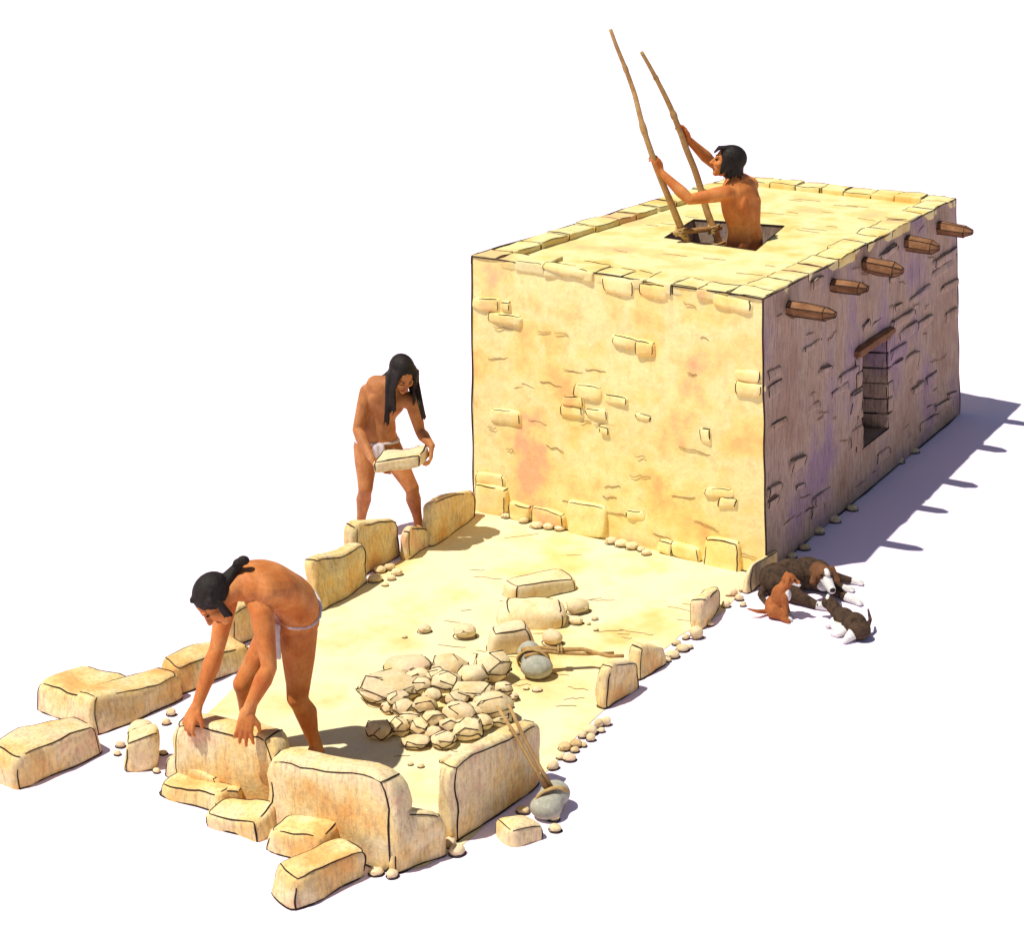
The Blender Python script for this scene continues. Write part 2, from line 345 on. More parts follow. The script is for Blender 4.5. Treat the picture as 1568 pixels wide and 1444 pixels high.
mb=MB(); cracks(tuple(RO),26,0,Vector((0,0,.3)),.15,.9,r=.0025); 
o=hobj(mb,'roof_cracks',[M_line])
# ------------------------------------------------------------------ rocks
def rock(mb,u,v,w,h,z=0,npts=20,ink=.35,mi=0,im=1,ir=.0042,ksh=2.8,bev=.16,rl=.5):
    """fieldstone: convex hull of scattered points with worn edges"""
    s=vpx(u,v); R=w/s/2; ht=max(.5*h,h-.22*w)/s; base=G(u,v+h*.5-.14*w+z*s,0); ang=random.uniform(-.5,.5)
    bm=bmesh.new(); off=random.random()*6.28
    for i in range(npts):
        zz=1-2*(i+.5)/npts; ph=off+i*2.39996; rr=math.sqrt(1-zz*zz); x,y,zc=rr*math.cos(ph)+random.uniform(-.14,.14),rr*math.sin(ph)+random.uniform(-.14,.14),zz+random.uniform(-.1,.1)
        nn=(abs(x)**ksh+abs(y)**ksh+abs(zc)**ksh)**(1/ksh)*random.uniform(.95,1.08); x/=nn;y/=nn;zc/=nn
        X=x*math.cos(ang)-y*.82*math.sin(ang);Y=x*math.sin(ang)+y*.82*math.cos(ang)
        bm.verts.new(base+Rv*(X*R*1.04)-Fv*(Y*R)+Vector((0,0,z+max(-.01,ht*(.46+.56*zc)))))
    r=bmesh.ops.convex_hull(bm,input=bm.verts); bmesh.ops.delete(bm,geom=[x for x in bm.verts if not x.link_faces],context='VERTS')
    P2=[x.co.copy() for x in bm.verts]; hull=convex_hull_2d([p.xy for p in P2]); ring=[]
    cx=sum((P2[i] for i in hull),Vector())/len(hull)
    for i in hull:
        q=cx+(P2[i]-cx)*.93; q.z=min(P2[i].z,z+ht*rl); q.z=max(q.z,.005); ring.append(q)
    bmesh.ops.dissolve_limit(bm,angle_limit=math.radians(22),verts=bm.verts,edges=bm.edges)
    cen=sum((x.co for x in bm.verts),Vector())/len(bm.verts)
    for e in bm.edges:
        if len(e.link_faces)==2 and e.calc_face_angle(0)>.6 and random.random()<ink and min(x.co.z for x in e.verts)>z+ht*.35:
            p,q=(cen+(x.co-cen)*.965 for x in e.verts); p=p.copy(); q=q.copy()
            m_=(p+q)/2+nz(p*5,3,R*.03); tube(mb,[p,m_,q],ir*.75,im,taper=False)
    bmesh.ops.bevel(bm,geom=list(bm.edges)+list(bm.verts),offset=R*bev,segments=3,affect='EDGES',profile=.5)
    bm.verts.index_update(); mb.add([x.co.copy() for x in bm.verts],[[x.index for x in f.verts] for f in bm.faces],mi); bm.free()
    rr_=ring
    for _ in range(2):
        rr_=[x for i in range(len(rr_)) for x in (rr_[i]*.75+rr_[(i+1)%len(rr_)]*.25,rr_[i]*.25+rr_[(i+1)%len(rr_)]*.75)]
    rr_=[cx+(x-cx)*1.045 for x in rr_]
    for x in rr_: x.z=max(x.z,.004)
    tube(mb,rr_+[rr_[0]],ir,im,taper=False)
MC=[M_cobble,M_ink]
mb=MB()
for (u,v,w,h,z) in [(625,1020,66,34,0),(598,1053,90,48,0),(690,1022,54,40,.02),(755,1022,52,50,0),(722,1037,44,36,.05),(648,1050,26,24,.06),(685,1046,40,32,.08),(662,1066,28,22,.08),(725,1060,60,34,.08),(755,1080,54,42,.04),(620,1086,32,28,.05),(652,1082,34,30,.07),(595,1084,22,20,0),(700,1073,32,28,.09),(703,1092,44,34,.07),(628,1102,32,26,.02),(662,1102,32,28,.05),(582,1118,38,30,0),(612,1114,30,28,0),(645,1114,32,26,.02),(728,1087,32,24,.06),(738,1106,30,24,.02),(766,1100,32,26,0),(714,1117,44,36,0),(680,1134,36,26,0),(637,1137,38,22,0),(662,1124,30,24,.0),(690,1110,30,26,.04),(787,1068,14,13,0),(640,1036,34,24,.06),(670,1035,30,22,.07),(610,1070,30,22,.06),(770,1055,26,24,.02)]:
    rock(mb,u,v,w*1.06,h*1.14,z=z,ink=.5)
mb.obj('rock_pile',MC)
mb=MB()
for (u,v,w,h) in [(683,1161,18,14),(645,1173,9,7),(629,1170,7,6),(650,963,20,14),(712,966,32,24),(620,975,7,6),(885,928,32,24),(845,976,28,24),(882,950,20,14),(911,947,9,7),(913,964,7,6),(902,955,5,5),(823,1056,14,8),(806,1054,8,6),
  (847,1172,16,13),(865,1143,18,13),(872,1160,18,12),(882,1138,16,13),(903,1117,20,16),(916,1107,12,14),(928,1104,13,14),(892,1125,12,11),(905,1129,12,12),(880,1148,12,9),(859,1158,12,10),(893,1140,10,8),(921,1118,10,8),
  (1030,1002,20,13),(1045,992,18,12),(1036,984,12,9),(1066,968,20,20),(1050,975,10,9),(1112,925,13,11),(1123,907,12,12),(1132,915,12,10),(1116,910,8,7),(1138,925,9,8),(1088,955,9,8),(1056,990,10,8),(1022,1010,10,8),
  (801,1240,18,12),(803,1254,9,6),(848,1250,16,14),(850,1268,18,12),(838,1240,10,8),(690,1290,16,16),(700,1302,22,16),(601,1338,16,13),(576,1335,20,12),(453,1327,8,5),
  (575,885,20,14),(582,872,18,12),(597,868,16,12),(608,876,16,12),(578,862,12,9),(600,885,12,9),(590,895,10,7),
  (185,1140,14,10),(180,1153,10,8),(218,1113,34,20),(250,1152,12,8),(262,1090,14,12),(240,1180,10,8),(205,1118,16,12),(255,1105,12,10)]:
    rock(mb,u,v,w*1.15,h*1.25,npts=18,ink=0,ir=.0036,ksh=2.2,bev=.2,rl=.08)
mb.obj('pebbles',MC)
mb=MB()
for (u,v,w,h) in [(822,804,20,12),(840,806,16,11),(858,808,18,11),(802,797,14,10),(936,828,18,12),(952,832,20,13),(968,836,18,13),(982,841,12,9),(1148,892,16,12),(1138,902,12,9),(775,790,14,9),(990,846,14,10),(1250,812,22,13),(1278,795,18,12),(1305,778,16,10),(1375,705,20,11),(1398,690,18,10),(1232,838,16,10),(1212,850,16,11)]:
    rock(mb,u,v,w*1.15,h*1.25,npts=18,ink=0,ir=.0036,ksh=2.2,bev=.2,rl=.08)
hobj(mb,'base_cobbles',MC)
# ------------------------------------------------------------------ slabs
slab('standing_slab',662,838,735,790,776,752,.12)
slab('standing_slab',624,858,664,835,812,808,.10,k=4)
slab('standing_slab',548,885,618,850,804,800,.13)
slab('standing_slab',486,940,566,893,868,832,.15)
slab('standing_slab',362,992,395,975,935,925,.12)
slab('stone_block',268,1068,382,1022,1030,990,.20,k=6)
slab('stone_block',148,1128,285,1072,1078,1040,.24,k=6)
slab('stone_block',52,1088,160,1125,1056,1085,.40,k=6)
slab('stone_block',28,1212,160,1155,1160,1115,.28,k=6)
slab('stone_block',190,1185,242,1178,1142,1130,.18,k=5)
slab('standing_slab',266,1200,437,1248,1105,1138,.15)
slab('stone_block',252,1190,330,1222,1168,1192,.16,k=5)
slab('stone_block',236,1218,334,1250,1198,1222,.2,k=5)
slab('stone_block',315,1268,398,1293,1247,1264,.22,k=5)
slab('stone_cobble',345,1235,364,1238,1212,1214,.07,k=4,amp=.015)
slab('standing_slab',398,1262,608,1342,1160,1205,.17,k=6)
slab('stone_block',403,1305,500,1335,1272,1290,.25,k=5)
slab('stone_block',455,1398,563,1345,1352,1310,.24,k=6)
slab('standing_slab',605,1343,684,1312,1256,1250,.13,topin=.12,k=4.5)
slab('standing_slab',699,1296,832,1200,1180,1108,.15,topin=.03,k=6)
slab('stone_block',786,1300,834,1285,1275,1266,.16,k=4)
slab('standing_slab',934,1090,979,1052,1028,1018,.1,topin=.1,k=4.5)
slab('standing_slab',976,1045,1024,1015,998,990,.1,topin=.1,k=4.5)
slab('standing_slab',1075,965,1105,930,922,900,.09,topin=.08,k=4.5,amp=.02)
slab('standing_slab',1147,912,1190,872,880,848,.07,topin=.08,k=5,amp=.02)
slab('flat_stone',788,927,886,907,908,891,.25,k=6,topin=.03,mats=MC,amp=.02)
slab('flat_stone',760,966,866,966,945,940,.32,k=3.4,topin=.05,mats=MC)
slab('flat_stone',748,1008,828,1002,975,968,.20,k=3.6,topin=.1,mats=MC)
mb=MB(); F4=(G(420,1180,.0),G(690,1260,.0),G(1080,920,.0),G(760,800,.0))
for _ in range(46):
    p=bil(F4,random.uniform(.02,.98),random.uniform(.02,.98)); ln=random.uniform(.06,.3); th=random.uniform(-.4,.4)+.5
    L=[p+Vector((math.cos(th)*ln*x,math.sin(th)*ln*x,.006))+Vector((0,.02*noise.noise(p*5+Vector((x*5,0,0))),0)) for x in lerps(0,1,8)]; tube(mb,L,.0025,0)
mb.obj('floor_scratches',[M_line])
# ------------------------------------------------------------------ organic bodies
def cap(p,r,q,s,m=0): return ('c',Vector(p),r,Vector(q),s,m)
def ell(c,ax,rad,m=0): return ('e',Vector(c),ax,rad,m)
def ortho(f,u):
    f=Vector(f).normalized(); u=Vector(u); u=(u-f*u.dot(f)).normalized(); s=f.cross(u); return Matrix((s,f,u))
I3=Matrix.Identity(3)
def prim_mesh(mb,P):
    n=18
    if P[0]=='e':
        _,c,ax,rad,m=P; at=ax.transposed(); vs=[];fs=[]
        K=12
        for i in range(K+1):
            ph=math.pi*(i/K) if 0<i<K else (1e-3 if i==0 else math.pi-1e-3)
            for j in range(n):
                th=2*math.pi*j/n; vs.append(c+at@Vector((rad[0]*math.sin(ph)*math.cos(th),rad[1]*math.sin(ph)*math.sin(th),rad[2]*math.cos(ph))))
        K+=1
    else:
        _,p,r,q,s,m=P; t=(q-p); L=t.length; 
        t=t/L if L>1e-6 else Vector((0,0,1)); a=t.orthogonal().normalized(); b2=t.cross(a); vs=[]; rings=[]
        for i in range(6): ph=math.pi/2*(i/5); rings.append((p-t*r*math.cos(ph),max(r*math.sin(ph),1e-4)))
        for i in range(6): ph=math.pi/2*(i/5); rings.append((q+t*s*math.sin(ph),max(s*math.cos(ph),1e-4)))
        for cc,rr in rings:
            for j in range(n): th=2*math.pi*j/n; vs.append(cc+a*(rr*math.cos(th))+b2*(rr*math.sin(th)))
        K=len(rings); fs=[]
    for i in range(K-1):
        for j in range(n): fs.append((i*n+j,i*n+(j+1)%n,(i+1)*n+(j+1)%n,(i+1)*n+j))
    fs.append(tuple(reversed(range(n)))); fs.append(tuple((K-1)*n+j for j in range(n)))
    mb.add(vs,fs,0)
def sdf(P,X):
    if P[0]=='e':
        _,c,ax,rad,m=P; Y=(X-np.array(c))@np.array(ax).T/np.array(rad); l=np.linalg.norm(Y,axis=1); return (l-1)*min(rad)
    _,p,r,q,s,m=P; p=np.array(p);q=np.array(q); e=q-p; h=np.clip(((X-p)@e)/max(e@e,1e-9),0,1); return np.linalg.norm(X-p-h[:,None]*e,axis=1)-(r+(s-r)*h)
def organic(name,prims,voxel,mats,parent,smooth=3):
    """one continuous skin grown over the anatomy volumes"""
    mb=MB()
    for P in prims: prim_mesh(mb,P)
    o=mb.obj(name+'_tmp',[]); md=o.modifiers.new('r','REMESH'); md.mode='VOXEL'; md.voxel_size=voxel; md.use_smooth_shade=True
    sm=o.modifiers.new('s','SMOOTH'); sm.factor=.5; sm.iterations=smooth
    bpy.context.view_layer.update(); dg=bpy.context.evaluated_depsgraph_get(); me=bpy.data.meshes.new_from_object(o.evaluated_get(dg)); me.name=name
    bpy.data.objects.remove(o)
    for m in mats: me.materials.append(m)
    if len(mats)>1:
        n=len(me.polygons); X=np.empty(n*3); me.polygons.foreach_get('center',X); X=X.reshape(-1,3)
        best=np.full(n,1e9); mi=np.zeros(n,int)
        for P in prims:
            dd=sdf(P,X); w=dd<best; best[w]=dd[w]; mi[w]=P[-1]
        me.polygons.foreach_set('material_index',mi.astype(np.int32))
    me.polygons.foreach_set('use_smooth',[True]*len(me.polygons))
    r=bpy.data.objects.new(name,me); S.collection.objects.link(r); r.parent=parent; return r
def V(t): return Vector((t[0],-t[1],t[2]))      # (right, front, up) -> local
def chain(pts,rs,m=0): return [cap(pts[i],rs[i],pts[i+1],rs[i+1],m) for i in range(len(pts)-1)]
def arm(sh,el,wr,sc=1.2):
    sh,el,wr=map(Vector,(sh,el,wr)); return chain([sh,sh.lerp(el,.3),sh.lerp(el,.6),el,el.lerp(wr,.28),el.lerp(wr,.65),wr],[.054*sc,.050*sc,.044*sc,.035*sc,.042*sc,.032*sc,.025*sc])
def leg(hp,kn,an,toe,sc=1.17):
    hp,kn,an,toe=map(Vector,(hp,kn,an,toe)); 
    fd=(toe-an); fd.z=0; fd.normalize()
    back=-fd
    P=chain([hp,hp.lerp(kn,.4),hp.lerp(kn,.8),kn+fd*.008,kn.lerp(an,.14),kn.lerp(an,.34)+back*.018,kn.lerp(an,.7),an],[.092*sc,.080*sc,.060*sc,.053*sc,.048*sc,.055*sc,.037*sc,.031*sc])
    heel=Vector((an.x,an.y,an.z-.045))+back*.03; ball=heel+fd*.175; tip=ball+fd*.05
    sd=Vector((-fd.y,fd.x,0))
    P+=[cap(an,.036,heel,.032),cap(an,.036,ball,.026),cap(heel,.03,ball+sd*.024,.022),cap(heel,.03,ball-sd*.024,.022)]
    for i in range(5): P.append(cap(ball+sd*(.034-.017*i),.014,tip+sd*(.038-.019*i)+fd*(.012 if i==0 else -.006*i),.011 if i else .015))
    return P
def hand(w,dr,pn,thumb=1,curl=.5,spread=.12,sc=1.08,curls=None):
    w=Vector(w); dr=Vector(dr).normalized(); pn=Vector(pn); pn=(pn-dr*pn.dot(dr)).normalized(); s=dr.cross(pn)*thumb
    P=[]
    offs=(.030,.010,-.010,-.029); lens=(.074,.082,.076,.060)
    for i,o in enumerate(offs):
        kn=w+dr*(.088-.006*abs(i-1))*sc+s*o*sc
        P.append(cap(w+s*o*.55*sc,.018*sc,kn,.0135*sc))
        dd=(dr+s*(o/.03)*spread).normalized(); p=kn; cu=curl if curls is None else curls[i]
        for j,fr in enumerate((.45,.3,.25)):
            an=cu*(.6+.5*j); ax=dd.cross(pn).normalized(); dd=(Matrix.Rotation(an,3,ax)@dd)
            q=p+dd*lens[i]*fr*sc*1.05; P.append(cap(p,(.0108-.001*j)*sc,q,(.010-.001*j)*sc)); p=q
    tb=w+dr*.025*sc+s*.028*sc; t1_=tb+(dr*.6+s*.65+pn*.25).normalized()*.045*sc; t2=t1_+(dr*.85+s*.25+pn*.45).normalized()*.032*sc
    P+=[cap(w+s*.01,.019*sc,tb,.018*sc),cap(tb,.017*sc,t1_,.013*sc),cap(t1_,.0125*sc,t2,.010*sc)]
    return P
def torso(pts,lats,secs,m=0,steps=50,sc=1.08):
    P=[]
    def bz(t):
        q=[Vector(p) for p in pts]
        while len(q)>1: q=[q[i].lerp(q[i+1],t) for i in range(len(q)-1)]
        return q[0]
    for i in range(steps+1):
        t=i/steps; c=bz(t); tg=(bz(min(1,t+.02))-bz(max(0,t-.02))).normalized(); la=Vector(lats[0]).lerp(Vector(lats[1]),t)
        la=(la-tg*la.dot(tg)).normalized(); bk=la.cross(tg)
        for k in range(len(secs)-1):
            if secs[k][0]<=t<=secs[k+1][0]+1e-6:
                x=(t-secs[k][0])/(secs[k+1][0]-secs[k][0]); x=x*x*(3-2*x); aa=secs[k][1]+(secs[k+1][1]-secs[k][1])*x; bb=secs[k][2]+(secs[k+1][2]-secs[k][2])*x; break
        P.append(ell(c,Matrix((la,bk,tg)),(aa*sc,bb*sc,.055),m))
    return P,bz
SEC=[(0,.10,.08),(.12,.155,.11),(.25,.155,.108),(.45,.138,.096),(.7,.165,.112),(.86,.168,.10),(.95,.12,.08),(1,.07,.06)]
def head(c,f,u,sc=1):
    A3=ortho(f,u); s,f,u=A3[0].copy(),A3[1].copy(),A3[2].copy(); c=Vector(c)
    P=[ell(c+u*.025*sc-f*.012*sc,A3,(.074*sc,.094*sc,.092*sc)),ell(c-u*.035*sc+f*.025*sc,A3,(.058*sc,.062*sc,.075*sc)),
       ell(c-u*.095*sc+f*.06*sc,A3,(.026*sc,.024*sc,.022*sc)),
       cap(c+f*.083*sc+u*.012*sc,.010*sc,c+f*.110*sc-u*.028*sc,.0135*sc),ell(c+f*.095*sc-u*.03*sc,A3,(.019*sc,.014*sc,.010*sc)),
       cap(c+f*.076*sc+u*.028*sc-s*.04*sc,.012*sc,c+f*.076*sc+u*.028*sc+s*.04*sc,.012*sc)]
    for k in (-1,1):
        P+=[ell(c+f*.05*sc-u*.02*sc+s*k*.042*sc,A3,(.024*sc,.03*sc,.024*sc)),ell(c-f*.012*sc-u*.005*sc+s*k*.076*sc,A3,(.011*sc,.02*sc,.032*sc)),
            ell(c+f*.0795*sc+u*.007*sc+s*k*.03*sc,A3,(.014*sc,.010*sc,.0075*sc),1),
            cap(c+f*.088*sc+u*.030*sc+s*k*.018*sc,.0045*sc,c+f*.080*sc+u*.032*sc+s*k*.045*sc,.0045*sc,1)]
    P+=[ell(c+f*.083*sc-u*.058*sc,A3,(.025*sc,.010*sc,.007*sc),2),ell(c+f*.081*sc-u*.069*sc,A3,(.02*sc,.010*sc,.007*sc),2)]
    return P,(s,f,u)
def haircap(c,A3,sc=1):
    s,f,u=A3; return [ell(c-f*.036*sc+u*.036*sc,Matrix((s,f,u)),(.087*sc,.106*sc,.094*sc))]
def strands(paths,r0,r1,n,jit):
    P=[]
    for path in paths:
        for _ in range(n):
            j=Vector([random.uniform(-jit,jit) for _ in range(3)]); j2=Vector([random.uniform(-jit,jit) for _ in range(3)])
            k=len(path); pts=[Vector(p)+j.lerp(j2,i/(k-1))*(.5+.5*i/(k-1)) for i,p in enumerate(path)]
            P+=chain(pts,[r0+(r1-r0)*i/(k-1) for i in range(k)])
    return P
MP=lambda sk:[sk,M_eye,M_lip,M_cloth]
# ---- man 1 : bending over slab
g1=G(430,1150); man=empty('bending_man',g1,YAW)
nb=V((-.10,.40,1.23))
T,bz=torso([V((.12,.03,.84)),V((.20,.10,1.10)),V((.04,.29,1.19)),nb],[V((.20,.40,0)).normalized(),V((.26,.34,-.03)).normalized()],SEC,sc=1.15)
P=T
shn=V((.02,.47,1.09)); shf=V((-.20,.20,1.11))
wn=V((-.06,.66,.60)); wf=V((-.37,.46,.53))
P+=arm(shn,V((.06,.58,.82)),wn)+arm(shf,V((-.26,.34,.82)),wf)
P+=[cap(bz(.82),.10,shn,.064),cap(bz(.82),.10,shf,.064)]
P+=hand(wn,V((-.12,.30,-.75)),V((-.1,-.6,-.6)),1,.28,.28,1.15)+hand(wf,V((-.4,.2,-.75)),V((.3,-.5,-.3)),1,.35,.2,1.1)
P+=leg(V((.16,.12,.82)),V((.14,.14,.42)),V((.22,.08,.07)),V((.12,.3,.02)))+leg(V((.05,-.06,.82)),V((-.19,-.02,.43)),V((-.20,-.12,.08)),V((-.32,.05,.02)))
P+=[ell(V((.15,.1,.88)),I3,(.13,.13,.12)),ell(V((.10,-.02,.87)),I3,(.13,.13,.12))]
hc=V((-.225,.48,1.16)); HP,A3=head(hc,V((-.45,.35,-.8)),V((-.75,.15,.45)),1.04)
P+=HP+[cap(nb,.068,hc+Vector((.03,0,.02)),.058)]
for t_ in (.15,):
    la_=(V((.20,.40,0)).normalized()); tg_=(bz(t_+.02)-bz(t_-.02)).normalized(); la_=(la_-tg_*la_.dot(tg_)).normalized()
    P.append(ell(bz(t_)+Vector((.0,0,.02)),Matrix((la_,la_.cross(tg_),tg_)),(.208,.150,.010),3))
organic('body',P,.0065,MP(M_skin),man,4)
s,f,u=A3
hp=haircap(hc,A3,1.10)
knot=V((-.115,.40,1.33))
for k in range(40):
    an=random.uniform(-1,1); st=hc+u*.115+f*random.uniform(-.03,.05)+s*an*.02; mid=hc+u*.06+s*an*.088-f*.03; 
    hp+=chain([st,mid+f*random.uniform(-.02,.02),(hc-f*.10+s*an*.05),knot+s*an*.01],[.011,.011,.011,.012])
hp+=chain([hc-f*.08,knot],[.06,.022])+[ell(knot+Vector((.012,0,.014)),I3,(.030,.030,.032)),ell(knot+Vector((.042,0,.036)),I3,(.034,.027,.027))]
for k in (-1,1):
    hp+=strands([[hc+s*k*.085+u*.04,hc+s*k*.09-u*.02-f*.01,hc+s*k*.085-u*.07+f*.01+Vector((.0,0,-.02))]],.018,.008,8,.018)
organic('hair',hp,.006,[M_hair],man,2)
def flap(name,pts,w,lat,parent,m):
    mb=MB(); L=[Vector(p) for p in pts]; vs=[];fs=[]; lat=Vector(lat).normalized(); n=6
    for i,p in enumerate(L):
        for j in range(n+1):
            x=(j/n-.5)*w*(1+.15*i/len(L)); vs.append(p+lat*x+Vector((0,0,1)).cross(lat)*(.008*math.sin(j*2.2+i*.5)))
    for i in range(len(L)-1):
        for j in range(n): o=i*(n+1)+j; fs.append((o,o+1,o+n+2,o+n+1))
    mb.add(vs,fs,0); o=mb.obj(name,[m],parent); md=o.modifiers.new('t','SOLIDIFY'); md.thickness=.008; md2=o.modifiers.new('s','SUBSURF'); md2.levels=1; md2.render_levels=1; return o
flap('loincloth',[V((.035,.20,.92)),V((.02,.235,.87)),V((.02,.24,.79)),V((.025,.235,.71))],.12,V((.75,.6,0)),man,M_cloth)
# ---- man 2 : standing with slab
g2=G(595,816); man2=empty('standing_man',g2,YAW)
nb=V((.07,.13,1.25))
T,bz=torso([V((-.07,0,.70)),V((-.10,-.02,.95)),V((.0,.04,1.13)),nb],[V((.40,.10,0)).normalized(),V((.38,.12,-.10)).normalized()],SEC,sc=1.05)
P=T; sl=V((-.12,.06,1.18)); sr=V((.23,.15,1.12))
P+=arm(sl,V((-.20,.14,.90)),V((-.075,.38,.745)),1.12)+arm(sr,V((.28,.14,.88)),V((.375,.33,.83)),1.12)+[cap(bz(.82),.09,sl,.06),cap(bz(.82),.09,sr,.06)]
P+=hand(V((-.075,.38,.745)),V((.62,.35,-.62)),V((.5,.1,.8)),-1,.22,.14)+hand(V((.375,.33,.83)),V((-.06,.25,-.95)),V((-1,0,.05)),1,.55,.1)
P+=leg(V((-.15,.0,.72)),V((-.16,.09,.41)),V((-.22,-.02,.075)),V((-.20,.2,.02)),1.1)+leg(V((.02,0,.72)),V((.20,.12,.42)),V((.24,0.0,.075)),V((.3,.2,.02)),1.1)
P+=[ell(V((-.12,-.02,.77)),I3,(.11,.11,.11)),ell(V((-.01,-.02,.77)),I3,(.11,.11,.11))]
P+=[ell(bz(.76)+V((-.045,.088,0)),I3,(.075,.022,.045)),ell(bz(.76)+V((.085,.092,-.01)),I3,(.07,.022,.045))]
hc=V((.165,.24,1.355)); HP,A3=head(hc,V((.32,.72,-.62)),V((.2,.45,.85)),1.08)
P+=HP+[cap(nb,.058,hc-Vector(A3[2])*.04,.054)]
P+=[ell(V((-.065,-.0,.775)),I3,(.185,.132,.018),3)]
organic('body',P,.0065,MP(M_skin2),man2,4)
s,f,u=A3; hp=haircap(hc,A3,1.12)
top=hc+u*.125
for k in range(44):
    an=random.uniform(-math.pi*.72,math.pi*.72)+math.pi; o=s*math.sin(an)*.10+f*math.cos(an)*.115
    p1=hc+o*.9+u*.06; p2=hc+o*1.05-u*.06; p3=p2+Vector((random.uniform(-.015,.015),0.01,-.12)); p4=p3+Vector((random.uniform(-.02,.02),.0,-random.uniform(.03,.1)))
    hp+=chain([top-f*.02+s*random.uniform(-.02,.02),p1,p2,p3,p4],[.013,.015,.014,.012,.004])
hp+=strands([[hc+s*.10+u*.02,hc+s*.11-u*.08+f*.02,V((.05,.25,1.16)),V((.035,.24,.98))],[hc-s*.10+u*.02,hc-s*.115-u*.08+f*.03,V((.30,.32,1.14)),V((.32,.30,1.04))]],.017,.004,16,.024)
hp+=strands([[hc-f*.09,V((.02,.03,1.29)),V((-.07,.0,1.235))]],.024,.012,8,.025)
organic('hair',hp,.006,[M_hair],man2,2)
flap('loincloth',[V((-.045,.135,.78)),V((-.04,.145,.72)),V((-.04,.14,.66)),V((-.035,.125,.60))],.10,V((1,0,0)),man2,M_cloth)
mb=MB(); C=[[[None]*2,[None]*2],[[None]*2,[None]*2]]
for i in (0,1):
    for j in (0,1):
        for l in (0,1): C[i][j][l]=V((.155+(2*i-1)*.19+(.02 if j else -.03),.38+(1-2*j)*.13,.735+(.06 if l else -.045)+(2*i-1)*.02))
stone(mb,C,k=7,n=9,amp=.018,freq=6,ink=1); mb.obj('carried_stone',[M_cobble,M_ink],man2)
# ---- man 3 : on ladder
g3=G(1100,360,H); man3=empty('climbing_man',g3,YAW)
nb=V((.12,.0,.47)); lat=V((-.72,.70,0)).normalized()
T,bz=torso([V((.20,.0,-.25)),V((.25,0,-.02)),V((.19,0,.22)),nb],[-lat,-lat],SEC,sc=1.2)
P=T; shL=V((.02,.15,.37)); shR=V((.27,-.13,.39))
wl=V((-.50,.10,.54)); wr=V((-.26,-.12,.77))
P+=arm(shL,V((-.27,.20,.33)),wl)+arm(shR,V((-.04,-.24,.56)),wr)+[cap(bz(.82),.10,shL,.062),cap(bz(.82),.10,shR,.062)]
P+=hand(wl,V((-.35,-.05,.9)),V((-.7,-.6,0)),-1,.62,.05)+hand(wr,V((-.45,.0,.9)),V((-.8,.4,0)),1,.62,.05)
# shoulder blades
bkv=V((.70,.72,0)).normalized()
for k in (-1,1): P.append(ell(bz(.72)+bkv*.098+lat*.085*k,Matrix((lat,bkv,Vector((0,0,1)))),(.045,.03,.075)))
P+=leg(V((.13,.08,-.25)),V((-.02,.10,-.62)),V((.22,.08,-1.0)),V((.0,.0,-1.05)))+leg(V((.26,-.08,-.25)),V((.08,-.12,-.55)),V((.30,-.1,-.85)),V((.1,-.15,-.9)))
hc=V((.045,.0,.60)); HP,A3=head(hc,V((-.92,-.10,.18)),V((.12,0,1)),1.1)
P+=HP+[cap(nb,.062,hc-Vector(A3[2])*.03+Vector((.02,0,0)),.058),ell(V((.21,.0,-.15)),I3,(.15,.14,.12))]
organic('body',P,.0065,MP(M_skin),man3,4)
s,f,u=A3; hp=haircap(hc,A3,1.14)
for k in range(70):
    an=random.uniform(-math.pi*.62,math.pi*.62)+math.pi; o=s*math.sin(an)*.10+f*math.cos(an)*.122
    p1=hc+o*.95+u*.06; p2=hc+o*1.08-u*.02; p3=hc+o*1.08-u*.09+Vector((random.uniform(-.03,.03),random.uniform(-.03,.03),-random.uniform(0,.05)))
    hp+=chain([hc+u*.13-f*.02+s*random.uniform(-.04,.04),p1,p2,p3],[.014,.018,.016,.004])
for k in range(14): hp+=chain([hc+u*.125+s*random.uniform(-.05,.05),hc+u*.10+f*.085+s*random.uniform(-.06,.06),hc+u*.055+f*.115+s*random.uniform(-.06,.06)],[.014,.012,.004])
organic('hair',hp,.006,[M_hair],man3,2)
# ladder
lad=empty('pole_ladder',g3,YAW)
def pole(name,pts,r0,r1):
    mb=MB(); L=[];n=60; P=[Vector(p) for p in pts]; tot=len(P)-1
    for i in range(n+1):
        x=i/n*tot; k=min(int(x),tot-1); L.append(P[k].lerp(P[k+1],x-k)+nz(P[k].lerp(P[k+1],x-k),2.2,.035))
    tube(mb,L,0,0,9,rs=[(r0+(r1-r0)*i/n)*(1+(.28 if i in (37,38,51) else 0)) for i in range(n+1)]); mb.obj(name,[M_pole],lad)
pole('rail_1',[V((.48,.04,-2.08)),V((-.29,.04,-.02)),V((-.54,.09,.60)),V((-.72,.05,1.15)),V((-.91,0,1.64))],.036,.015)
pole('rail_2',[V((.80,-.08,-2.08)),V((-.0,-.06,-.05)),V((-.30,-.11,.80)),V((-.48,-.06,1.15)),V((-.665,0,1.47))],.036,.015)
mb=MB()
for i,z in enumerate([.04,-.1,-.35,-.62,-.9,-1.2,-1.5,-1.8]):
    p=V((-.29-.373*(z+.02),.06,z)); q=V((.0-.373*(z+.05),-.04,z+.01)); e=(q-p).normalized(); tube(mb,[p-e*.07,p,q,q+e*.07],.022,0,8,rs=[.018,.023,.023,.018])
mb.obj('rungs',[M_wood],lad)
mb=MB()
for z in (.04,-.1):
    for x,y in ((-.29-.373*(z+.02),.05),(0-.373*(z+.05),-.05)):
        for k in range(4):
            c=V((x,y,z+(-.03+.02*k))); tube(mb,[c+Vector((.043*math.cos(t),.043*math.sin(t),.01*math.sin(t*2+k))) for t in lerps(0,6.283,12)],.008,0,5,taper=False)
mb.obj('lashings',[M_cord],lad)
